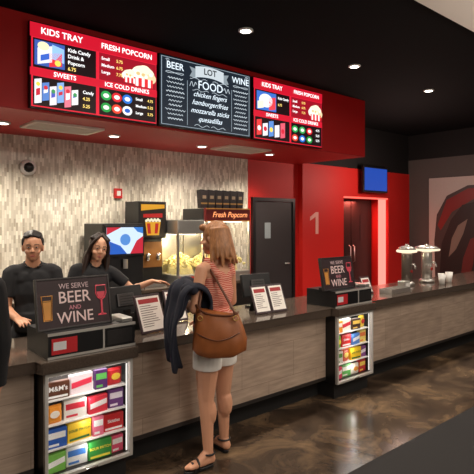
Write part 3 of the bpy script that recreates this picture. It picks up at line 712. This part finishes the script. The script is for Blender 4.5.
# ---------------------------------------------------------------- people
class Blob:
    def __init__(s): s.bm = bmesh.new()
    def _hull(s, pts):
        t = bmesh.new()
        for p in pts: t.verts.new(p)
        bmesh.ops.convex_hull(t, input=t.verts)
        bmesh.ops.delete(t, geom=[v for v in t.verts if not v.link_faces], context='VERTS')
        bmesh.ops.recalc_face_normals(t, faces=t.faces)
        me = bpy.data.meshes.new('h'); t.to_mesh(me); t.free(); s.bm.from_mesh(me); bpy.data.meshes.remove(me)
    _sph = None
    @classmethod
    def sph(c):
        if c._sph is None:
            t = bmesh.new(); bmesh.ops.create_icosphere(t, subdivisions=2, radius=1); c._sph = [v.co.copy() for v in t.verts]; t.free()
        return c._sph
    def ell(s, c, r, m=None):
        c = V(c); pts = [V((c.x+p.x*r[0], c.y+p.y*r[1], c.z+p.z*r[2])) for p in s.sph()]
        if m is not None: pts = [m @ p for p in pts]
        s._hull(pts); return s
    def cap(s, a, ra, b, rb, m=None):
        a, b = V(a), V(b); pts = [a+p*ra for p in s.sph()]+[b+p*rb for p in s.sph()]
        if m is not None: pts = [m @ p for p in pts]
        s._hull(pts); return s
    def fru(s, a, ra, b, rb):
        a, b = V(a), V(b); d = (b-a).normalized(); u = d.orthogonal().normalized(); w = d.cross(u)
        pts = []
        for c, r in ((a, ra), (b, rb)):
            pts += [c+(u*math.cos(k*math.pi/10)+w*math.sin(k*math.pi/10))*r for k in range(20)]
        s._hull(pts); return s
    def mesh(s, name, mat, parent, vox=.007, smooth=5, cuts=()):
        me = bpy.data.meshes.new('b'); s.bm.to_mesh(me); s.bm.free()
        o = bpy.data.objects.new('b', me); COL.objects.link(o)
        r = o.modifiers.new('r', 'REMESH'); r.mode = 'VOXEL'; r.voxel_size = vox
        k = o.modifiers.new('s', 'SMOOTH'); k.factor = .5; k.iterations = smooth
        dg = bpy.context.evaluated_depsgraph_get(); dg.update()
        out = bpy.data.meshes.new_from_object(o.evaluated_get(dg))
        bpy.data.objects.remove(o); bpy.data.meshes.remove(me)
        if cuts:
            bm = bmesh.new(); bm.from_mesh(out)
            for co, no in cuts:   # drop what lies on the no side
                bmesh.ops.bisect_plane(bm, geom=bm.verts[:]+bm.edges[:]+bm.faces[:], plane_co=co, plane_no=no, clear_outer=True)
            bm.to_mesh(out); bm.free()
        out.name = name
        return link(name, out, mat, parent, True)

def lerp(a, b, t): return V(a)*(1-t)+V(b)*t
def torso(bl, fem, inf=0., lo=True, up=True, bust=True):
    def e(c, r): bl.ell(c, tuple(x+inf for x in r))
    if fem:
        if lo:
            e((0, 0, .92), (.16, .112, .12)); e((.07, -.05, .87), (.09, .085, .09)); e((-.07, -.05, .87), (.09, .085, .09))
        e((0, .01, 1.04), (.128, .092, .15)); e((0, 0, 1.2), (.148, .102, .16))
        if bust: e((.065, .075, 1.24), (.06, .05, .06)); e((-.065, .075, 1.24), (.06, .05, .06))
        if up: e((0, -.01, 1.32), (.154, .087, .09)); bl.cap((-.136, -.01, 1.375), .046+inf, (.136, -.01, 1.375), .046+inf)
    else:
        if lo: e((0, 0, .92), (.150, .108, .12)); e((.065, -.045, .87), (.085, .085, .09)); e((-.065, -.045, .87), (.085, .085, .09))
        e((0, .01, 1.04), (.138, .10, .15)); e((0, 0, 1.2), (.152, .106, .17))
        if up: e((0, -.005, 1.31), (.160, .092, .1)); bl.cap((-.145, -.01, 1.37), .052+inf, (.145, -.01, 1.37), .052+inf)
def hand(bl, w, d, n, side, curl=.4):
    w = V(w); d = V(d).normalized(); n = V(n); n = (n-d*n.dot(d)).normalized(); l = d.cross(n)*side
    for o, L in zip((.031, .0105, -.0105, -.030), (.070, .078, .072, .056)):
        k = w+d*.085+l*o; bl.cap(w+d*.012+l*o*.6, .014, k, .0115)
        d1 = (d+l*o*3+n*curl*.5).normalized(); mm = k+d1*L*.55; d2 = (d1+n*curl).normalized(); e = mm+d2*L*.45
        bl.cap(k, .0095, mm, .0085); bl.cap(mm, .0085, e, .007)
    b = w+d*.03+l*.022; td = (d*.7+l*.75+n*.3).normalized(); mm = b+td*.045; e = mm+(td+d*.5).normalized()*.03
    bl.cap(b, .014, mm, .010); bl.cap(mm, .010, e, .008)

def person(label, loc, rz, scale, fem, J, HM, skin, mats, hair, leg=1.):
    root = thing('person', label, 'person', loc, rz); root.scale = (scale,)*3
    b = Blob(); torso(b, fem)
    nb = V((0, -.02, 1.39)); nt_ = HM @ V((0, -.012, 1.49))
    nr = .046 if fem else .056
    b.cap(nb, nr+.006, nt_, nr)
    for s in (-1, 1): b.cap((0, -.022, 1.42), .045, (s*.12, -.012, 1.382), .04)
    hs = 1 if fem else 1.04
    b.ell((0, -.005, 1.592), (.073*hs, .093*hs, .096), HM); b.ell((0, .028, 1.53), (.055*hs, .062*hs, .068), HM); b.ell((0, .05, 1.49), (.03, .036, .028), HM)
    b.cap((0, .084, 1.574), .008, (0, .103, 1.549), .0108, HM)
    for s in (-1, 1):
        b.ell((s*.072*hs, -.002, 1.565), (.012, .024, .034), HM); b.ell((s*.013, .089, 1.546), (.008, .010, .007), HM)
        b.ell((s*.036, .052, 1.540), (.024, .028, .022), HM)
    ar = (.043, .034, .025) if fem else (.052, .042, .030)
    for k, s in (('L', -1), ('R', 1)):
        sh, el, wr = J['sh'+k], J['el'+k], J['wr'+k]
        b.cap(sh, ar[0], el, ar[1]); b.cap(el, ar[1], wr, ar[2]); b.ell(lerp(el, wr, .25), (ar[1]*1.08,)*3)
        hand(b, wr, J['hd'+k], J['hn'+k], J.get('hs'+k, 1), J.get('hc'+k, .4))
        hp, kn, an, he, to = J['hp'+k], J['kn'+k], J['an'+k], J['he'+k], J['to'+k]
        b.cap(hp, .088, lerp(hp, kn, .35), .081*leg); b.cap(lerp(hp, kn, .35), .081*leg, kn, .053*leg); b.cap(kn, .051*leg, an, .034)
        fw = (V(to)-V(he)); fw.z = 0; fw.normalize()
        b.ell(lerp(kn, an, .28)-fw*.020, (.048*leg, .053*leg, .105))
        b.cap(an, .035, he, .033); b.cap(he, .032, lerp(he, to, .65), .03); b.cap(lerp(he, to, .65)+fw.cross(V((0, 0, 1)))*.012, .026, V(to), .017); b.cap(lerp(he, to, .65)-fw.cross(V((0, 0, 1)))*.014, .024, V(to)-fw.cross(V((0, 0, 1)))*.02-fw*.02, .015); b.cap(an, .034, lerp(he, to, .6), .026)
    b.mesh('body', skin, root, .0056, 4)
    for s in (-1, 1):
        e = MB(); e.ell((s*.030, .0752*hs, 1.579), (.0125, .0090, .0056), HM); eo = e.build('eye', M['eye'], root, True)
        i = MB(); i.ell((s*.030, .0832*hs, 1.579), (.0064, .003, .0058), HM); i.build('iris', M['iris'], eo, True)
        q = MB(); q.tube([HM @ V((s*.013, .0868*hs, 1.599)), HM @ V((s*.031, .0838*hs, 1.604)), HM @ V((s*.049, .0725*hs, 1.598))], .0032, 6); q.build('eyebrow', mats['hair'], root, True)
    q = MB(); q.ell((0, .0885*hs, 1.514), (.022, .006, .0038), HM); q.ell((0, .0878*hs, 1.507), (.019, .006, .0045), HM); q.build('lips', M['lip'], root, True)
    hb = Blob()
    hair(hb, HM, hs); hb.mesh('hair', mats['hair'], root, .005, 3)
    return root

def std_legs(J, dx=.085, spread=.02, y=0.):
    for k, s in (('L', -1), ('R', 1)):
        J['hp'+k] = V((s*dx, 0, .87)); J['kn'+k] = V((s*(dx+.01), .02+y, .47)); J['an'+k] = V((s*(dx+spread), 0, .10))
        J['he'+k] = V((s*(dx+spread), -.03, .05)); J['to'+k] = V((s*(dx+spread+.03), .19, .035))
    return J
def shoes(root, J):
    for k in 'LR':
        he, to = J['he'+k], J['to'+k]
        b = Blob(); f = V(he); g = V(to); fw = (g-f).normalized()
        b.cap((f.x, f.y, .055), .044, f.lerp(g, .6)+V((0, 0, .0)), .043); b.cap(f.lerp(g, .6), .043, g, .032); b.cap(J['an'+k], .046, (f.x, f.y, .06), .044)
        b.mesh('shoe', M['black'], root, .008, 3, [((0, 0, .002), (0, 0, -1))])
def trousers(root, J, mat, fem, waist=1.0):
    b = Blob()
    if fem: b.ell((0, 0, .92), (.17, .122, .13)); b.ell((.07, -.05, .87), (.1, .095, .1)); b.ell((-.07, -.05, .87), (.1, .095, .1))
    else: b.ell((0, 0, .92), (.164, .12, .13)); b.ell((.065, -.045, .87), (.096, .096, .1)); b.ell((-.065, -.045, .87), (.096, .096, .1))
    for k in 'LR':
        b.cap(J['hp'+k], .1, J['kn'+k], .068); b.fru(J['kn'+k], .068, V(J['an'+k])-V((0, 0, .02)), .058)
    b.mesh('trousers', mat, root, .009, 4, [((0, 0, waist), (0, 0, 1))])
def polo(root, J, fem, hem=.90, long=False):
    b = Blob(); torso(b, fem, .011)
    b.fru((0, 0, 1.05), .14, (0, 0, hem), .16)
    r0 = .056 if fem else .064
    for k in 'LR':
        b.cap(J['sh'+k], r0, lerp(J['sh'+k], J['el'+k], .25), r0)
        if long:
            b.cap(lerp(J['sh'+k], J['el'+k], .25), r0, J['el'+k], .055); b.cap(J['el'+k], .055, lerp(J['el'+k], J['wr'+k], .6), .046); b.fru(lerp(J['el'+k], J['wr'+k], .5), .046, J['wr'+k], .042)
        else: b.fru(lerp(J['sh'+k], J['el'+k], .1), r0, lerp(J['sh'+k], J['el'+k], .66), r0*.92)
    for s in (-1, 1): b.cap((0, -.022, 1.415), .050, (s*.12, -.012, 1.382), .047)
    b.mesh('shirt', M['polo'], root, .008, 4, [((0, 0, hem), (0, 0, -1))] if not long else [])
    c = Blob(); n = 12
    for i in range(n):
        a = 2*math.pi*i/n; a2 = 2*math.pi*(i+1)/n
        if 1.0 < a < 2.0: continue
        rr = .062 if fem else .072
        c.cap((rr*math.cos(a), -.014+rr*math.sin(a), 1.432-.025*math.sin(a)), .009, (rr*math.cos(a2), -.014+rr*math.sin(a2), 1.432-.025*math.sin(a2)), .009)
    c.mesh('collar', M['polo'], root, .006, 2)

def HMat(pitch=0., yaw=0., roll=0., dy=0.):
    p = V((0, -.01, 1.46))
    return Matrix.Translation(p+V((0, dy, 0))) @ Matrix.Rotation(R(yaw), 4, 'Z') @ Matrix.Rotation(R(-pitch), 4, 'X') @ Matrix.Rotation(R(roll), 4, 'Y') @ Matrix.Translation(-p)

def hair_short(b, m, hs):
    b.ell((0, -.036, 1.620), (.081*hs, .090*hs, .092), m); b.ell((0, -.055, 1.57), (.074*hs, .054*hs, .085), m)
    random.seed(5)
    for k in range(9):
        x = -.052+.013*k
        b.cap((x, .0, 1.694-abs(x)*.35), .018, (x+.008, .058-abs(x)*.35, 1.668+random.uniform(0, .008)-abs(x)*.3), .012, m)
    for s in (-1, 1): b.ell((s*.072*hs, -.004, 1.610), (.012, .026, .042), m)
def hair_tied(b, m, hs):
    b.ell((0, -.038, 1.612), (.086, .090, .096), m); b.ell((0, -.058, 1.565), (.08, .058, .09), m)
    for s in (-1, 1):
        b.cap((s*.008, .02, 1.692), .014, (s*.046, .056, 1.655), .013, m); b.cap((s*.046, .056, 1.655), .014, (s*.074, .035, 1.60), .015, m)
        b.cap((s*.074, .035, 1.60), .016, (s*.088, .006, 1.50), .022, m); b.cap((s*.088, .006, 1.50), .026, (s*.098, .035, 1.31), .018, m); b.cap((s*.07, -.05, 1.5), .04, (s*.08, -.06, 1.33), .03, m)
        b.cap((s*.02, -.02, 1.70), .016, (s*.075, -.01, 1.655), .016, m)
    b.cap((0, -.08, 1.54), .06, (0, -.085, 1.34), .05, m)
def hair_long(b, m, hs):
    b.ell((0, -.020, 1.603), (.089, .100, .098), m); b.ell((0, -.045, 1.56), (.094, .080, .10), m); b.ell((0, -.055, 1.50), (.094, .066, .09), m)
    random.seed(11)
    for k in range(26):
        a = math.pi*(1.0+1.0*k/25)+random.uniform(-.05, .05)          # round the back of the head
        x, y = math.cos(a), math.sin(a)
        z1 = random.uniform(1.365, 1.44); f = random.uniform(1.1, 1.5)
        p0 = V((x*.080, -.02+y*.082, 1.625)); p1 = V((x*.098, -.022+y*.098, 1.50)); p2 = V((x*.082*f, -.018+y*.088*f, z1))
        b.cap(p0, .018, p1, .020, m); b.cap(p1, .020, p2, random.uniform(.006, .011), m)
    for s in (-1, 1): b.ell((s*.04, .06, 1.655), (.035, .03, .026), m)

# customer at the counter
J = dict(shL=V((-.166, -.005, 1.365)), elL=V((-.25, -.01, 1.11)), wrL=V((-.13, .20, 1.15)), hdL=(.5, .85, .05), hnL=(.6, -.3, -.6), hsL=-1, hcL=.5,
         shR=V((.166, -.005, 1.365)), elR=V((.235, .02, 1.10)), wrR=V((.19, .23, .965)), hdR=(-.1, .9, -.35), hnR=(0, -.2, -1), hsR=-1, hcR=.25,
         hpL=V((-.085, 0, .87)), knL=V((-.085, .02, .475)), anL=V((-.085, .0, .105)), heL=V((-.07, -.012, .058)), toL=V((-.255, .05, .048)),
         hpR=V((.085, 0, .87)), knR=V((.135, .03, .475)), anR=V((.165, .045, .105)), heR=V((.16, .02, .058)), toR=V((.22, .215, .048)))
WL, WR = V((2.235, 2.80, 0)), R(15)
wom = person('woman seen from behind in coral top and white shorts leaning to the counter', WL, WR, 1., True, J, HMat(7, 14, 5), M['skin1'], dict(hair=M['hair_blond']), hair_long, 1.09)
b = Blob(); torso(b, True, .010, lo=False, up=False)
b.ell((0, -.005, 1.30), (.150, .098, .10)); b.fru((0, .0, 1.05), .136, (0, -.01, .97), .174)
for s in (-1, 1): b.cap((s*.085, -.07, 1.33), .034, (s*.115, -.015, 1.420), .028); b.cap((s*.085, .06, 1.32), .034, (s*.115, -.015, 1.420), .028)
b.ell((0, -.02, .955), (.176, .142, .06))
b.mesh('top', M['coral'], wom, .007, 4, [((0, 0, .93), (0, 0, -1))])
b = Blob(); b.ell((0, 0, .92), (.168, .12, .13)); b.ell((.07, -.05, .87), (.099, .094, .1)); b.ell((-.07, -.05, .87), (.099, .094, .1))
for k in 'LR': b.fru(J['hp'+k]+V((0, 0, .03)), .104, lerp(J['hp'+k], J['kn'+k], .48), .101)
b.mesh('shorts', M['shorts'], wom, .007, 4, [((0, 0, .99), (0, 0, 1))])
for k in 'LR':
    he, to = V(J['he'+k]), V(J['to'+k]); fw = (to-he); fw.z = 0; fw.normalize(); sd = fw.cross(V((0, 0, 1)))
    b = Blob()
    for u, hw in ((0, .026), (.5, .028), (.8, .032), (1.02, .024)):
        c = lerp(he, to, u)
        if u < 1.02:
            nx = {0: .5, .5: .8, .8: 1.02}[u]; hw2 = {0: .028, .5: .032, .8: .024}[u]; c2 = lerp(he, to, nx)
            b._hull([V((p.x, p.y, z)) for z in (.002, .026) for (cc, h_) in ((c, hw), (c2, hw2)) for p in (cc+sd*h_, cc-sd*h_, cc-fw*h_*.8, cc+fw*h_*.8)])
    so = b.mesh('sandal', M['black'], wom, .006, 2)
    for u, hh, ww in ((.6, .088, .040), (.78, .07, .038)):
        c = lerp(he, to, u)
        MB().tube([V((c.x, c.y, 0))+sd*ww*math.cos(a)+V((0, 0, .02+(hh-.02)*math.sin(a))) for a in [k_*math.pi/10 for k_ in range(11)]], .009, 8, flat=.5).build('strap', M['black'], so, True)
    an = V(J['an'+k])
    MB().tube([an+V((.044*math.cos(a), .044*math.sin(a), -.005)) for a in [k_*math.pi/8 for k_ in range(16)]], .007, 8, True).build('ankle_strap', M['black'], so, True)

# navy jacket over her left forearm
jk = thing('jacket', 'navy jacket draped over the left forearm of the woman in coral', 'jacket', WL, WR)
bm = bmesh.new(); NU, NV = 30, 48; grid = []
el, wr = J['elL'], J['wrL']
for i in range(NU+1):
    u = i/NU; c = lerp(el, wr, -.22+u*1.18)+V((0, 0, .05))
    fd = (wr-el); fd.z = 0; fd.normalize(); out = V((-fd.y, fd.x, 0))
    row = []
    for j in range(NV+1):
        v = j/NV*2-1; s = -1 if v < 0 else 1; a = abs(v)
        bulge = .090+.016*math.sin(u*13)
        if a < .22:
            th = v/.22*math.pi/2; p = c+out*(bulge*math.sin(th))+V((0, 0, .098*math.cos(th)+.016*math.sin(u*11+v*6)))
        else:
            k = (a-.22)/.78
            L = (.42+.035*math.sin(u*9)+.02*math.sin(u*23)) if s > 0 else (.24+.03*math.sin(u*7+1))
            fold = .030*math.sin(u*17+s)*k+.014*math.sin(u*31+2*s)*k
            p = c+out*(s*(bulge+(.04*math.sin(k*3) if s > 0 else -.02*k)+fold))+V((0, 0, -k*L))+fd*(.03*k*math.sin(u*6+s)-.05*k*(u-.5))
        row.append(bm.verts.new(p))
    grid.append(row)
for i in range(NU):
    for j in range(NV): bm.faces.new((grid[i][j], grid[i+1][j], grid[i+1][j+1], grid[i][j+1]))
me = bpy.data.meshes.new('drape'); bm.to_mesh(me); bm.free()
o = link('drape', me, M['navy'], jk, True); sm = o.modifiers.new('s', 'SOLIDIFY'); sm.thickness = .016; sm.offset = 1
b = Blob(); up = V((0, 0, .05))
b.cap(lerp(el, wr, -.05)+up+V((-.02, 0, .09)), .042, lerp(el, wr, .7)+up+V((-.01, 0, .085)), .036); b.cap(lerp(el, wr, .3)+up+V((-.065, -.02, .07)), .042, lerp(el, wr, .45)+up+V((-.115, -.01, -.1)), .034)
b.mesh('collar', M['navy'], jk, .008, 4)

# tote bag
BZ = .805
bg = thing('handbag', 'brown leather handbag hanging at the hip of the woman in coral', 'bag', (2.10, 2.605, BZ), R(-40))
t_ = bmesh.new(); rings = []
for z, w_, d_ in ((0, .140, .045), (.012, .158, .058), (.05, .178, .070), (.13, .178, .066), (.22, .158, .048), (.285, .140, .032), (.30, .136, .028)):
    ring = []
    for k in range(32):
        a = 2*math.pi*k/32; ca, sa = math.cos(a), math.sin(a)
        ring.append(t_.verts.new((w_*abs(ca)**.55*(1 if ca > 0 else -1)+.014*math.sin(z*12), d_*abs(sa)**.75*(1 if sa > 0 else -1)+.006*math.sin(ca*9+z*20), z*(1-.08*ca)+(-.026*(1-ca*ca)+.012*ca*ca if z > .25 else .026*ca*ca if z < .02 else 0))))
    rings.append(ring)
for a_, b_ in zip(rings, rings[1:]):
    for k in range(32): t_.faces.new((a_[k], a_[(k+1) % 32], b_[(k+1) % 32], b_[k]))
t_.faces.new(rings[0][::-1]); t_.faces.new(rings[-1])
MB().merge(t_).build('bag_body', M['leather'], bg, True)
MB().tube([(.138*abs(math.cos(a))**.6*(1 if math.cos(a) > 0 else -1)-.006, .032*math.sin(a), .302-.026*math.sin(a)**2+.012*math.cos(a)**2-.024*math.cos(a)) for a in [(k+.5)*math.pi/16 for k in range(32)]], .007, 8, True).build('rim_trim', M['leather_dark'], bg, True)
MB().tube([(-.14+.28*k/12, -.073+.004*abs(k-6)/6, .17-.05*math.sin(k/12*math.pi)) for k in range(13)], .004, 6).build('pocket_seam', M['leather_dark'], bg, True)
SH = (-.105, .150, 1.455-BZ)
for yy in (-.03, .03):
    pts = []
    for k in range(15):
        u = k/14
        if u <= .5: p = lerp((-.125, yy, .29), SH, u*2)
        else: p = lerp(SH, (.120, yy, .27), (u-.5)*2)
        p = V(p)+V((0, yy*.25*math.sin(u*math.pi), 0)); pts.append(p)
    MB().tube(pts, .009, 8, flat=.6).build('strap', M['leather_dark'], bg, True)
for s in (-.115, .115):
    MB().tube([(s+.016*math.cos(k*.5236), -.050, .26+.016*math.sin(k*.5236)) for k in range(12)], .0035, 6, True).build('ring', P_((200, 160, 90), .3), bg, True)

# staff man
J = std_legs(dict(shL=V((-.168, -.005, 1.355)), elL=V((-.205, .03, 1.08)), wrL=V((-.12, .25, 1.06)), hdL=(.3, .9, -.1), hnL=(.2, 0, -1), hsL=-1,
                  shR=V((.168, -.005, 1.355)), elR=V((.205, .03, 1.08)), wrR=V((.13, .25, 1.04)), hdR=(-.3, .9, -.1), hnR=(-.2, 0, -1), hsR=1))
man = person('man in black shirt with short dark hair behind the left beer sign', (1.40, 4.02, 0), R(165), .95, False, J, HMat(5, -6, 0, .01), M['skin2'], dict(hair=M['hair_dark']), hair_short)
polo(man, J, False); trousers(man, J, M['jeans'], False); shoes(man, J)
# staff woman
J = std_legs(dict(shL=V((-.160, -.005, 1.365)), elL=V((-.34, .05, 1.24)), wrL=V((-.48, .15, 1.33)), hdL=(-.85, .4, .05), hnL=(.0, .3, -1), hsL=-1, hcL=.35,
                  shR=V((.160, -.005, 1.365)), elR=V((.200, .03, 1.10)), wrR=V((.10, .23, 1.06)), hdR=(-.4, .9, 0), hnR=(-.2, 0, -1), hsR=1))
stf = person('woman in black shirt with long dark hair reaching one arm sideways behind the counter', (1.72, 3.98, 0), R(165), .94, True, J, HMat(4, 2, -3, .01), M['skin3'], dict(hair=M['hair_brown']), hair_tied)
stf.rotation_euler = (0, R(-7), R(165))
polo(stf, J, True); trousers(stf, J, M['jeans'], True); shoes(stf, J)
# customer at the left edge
J = std_legs(dict(shL=V((-.168, -.005, 1.355)), elL=V((-.205, .0, 1.08)), wrL=V((-.20, .05, .84)), hdL=(.05, .2, -1), hnL=(1, 0, 0), hsL=-1,
                  shR=V((.168, -.005, 1.355)), elR=V((.205, .0, 1.08)), wrR=V((.20, .05, .84)), hdR=(-.05, .2, -1), hnR=(-1, 0, 0), hsR=1))
cus = person('person in black clothes mostly cut off by the left picture edge', (.60, 2.80, 0), R(-6), 1.0, False, J, HMat(5, 0), M['skin2'], dict(hair=M['hair_dark']), hair_short)
polo(cus, J, False, .86, True); trousers(cus, J, M['jeans'], False); shoes(cus, J)

# ---------------------------------------------------------------- lights
def lamp(kind, loc, power, col=(1, .9, .78), size=.1, rot=(0, 0, 0), angle=None, blend=.6):
    l = bpy.data.lights.new('lamp', kind); l.energy = power; l.color = col
    if kind == 'AREA': l.size = size
    else: l.shadow_soft_size = size
    if angle: l.spot_size = R(angle); l.spot_blend = blend
    o = bpy.data.objects.new('lamp', l); COL.objects.link(o); o.location = loc; o.rotation_euler = rot
    return o
WARM = (1, .89, .76)
for x in (-.2, 1.45, 3.05, 4.66, 6.27, 7.9): lamp('SPOT', (x, 3.39, ZC-.03), 140, WARM, .06, angle=104)
for x in (.3, 1.45, 2.57, 3.74, 4.89): lamp('SPOT', (x, 4.95, 2.575), 102, (1, .89, .73), .05, angle=140, blend=.8)
for x, y in ((.6, -.8), (3.4, .2), (6.4, .6)): lamp('AREA', (x, y, 3.26), 44, WARM, 1.2)
lamp('POINT', (4.6, -.6, 2.1), 28, WARM, .3)  # unseen point lamp added to fill the counter front and bulkhead
lamp('POINT', (1.4, -.9, 1.95), 60, WARM, .4)  # unseen front fill added to lift the staff faces
lamp('AREA', (4.2, .2, 2.3), 34, WARM, 1.0, (R(180), 0, 0))  # unseen upward lamp added to brighten the white bulkhead
lamp('POINT', (4.21, 5.2, 1.62), 19, (1, .78, .44), .05)
lamp('POINT', (3.62, 5.2, 1.45), 15, (1, .80, .46), .05)
for x in (1.40, 4.14): lamp('AREA', (x, 3.03, .765), 2.2, (1, .96, .9), .4, (R(-12), 0, 0))
for x in (1.40, 4.14):
    for z in (.57, .42, .27): lamp('POINT', (x, 3.025, z), .26, (1, .96, .9), .02)
lamp('AREA', (7.95, 5.7, 2.05), 14, (1, .18, .13), .3)
lamp('POINT', (7.4, 4.4, 2.4), 45, (1, .7, .6), .2)  # unseen point lamp added to brighten the right end
wd = bpy.data.worlds.new('world'); sc.world = wd; wd.use_nodes = True
wd.node_tree.nodes['Background'].inputs[0].default_value = (.02, .018, .016, 1)

# ---------------------------------------------------------------- camera
cam = bpy.data.cameras.new('camera'); co = bpy.data.objects.new('camera', cam); COL.objects.link(co)
co.location = (0, 0, 1.7); co.rotation_euler = (R(90), 0, R(-41))
cam.sensor_width = 36; cam.lens = 510/474*36; cam.shift_y = -17/474
sc.camera = co
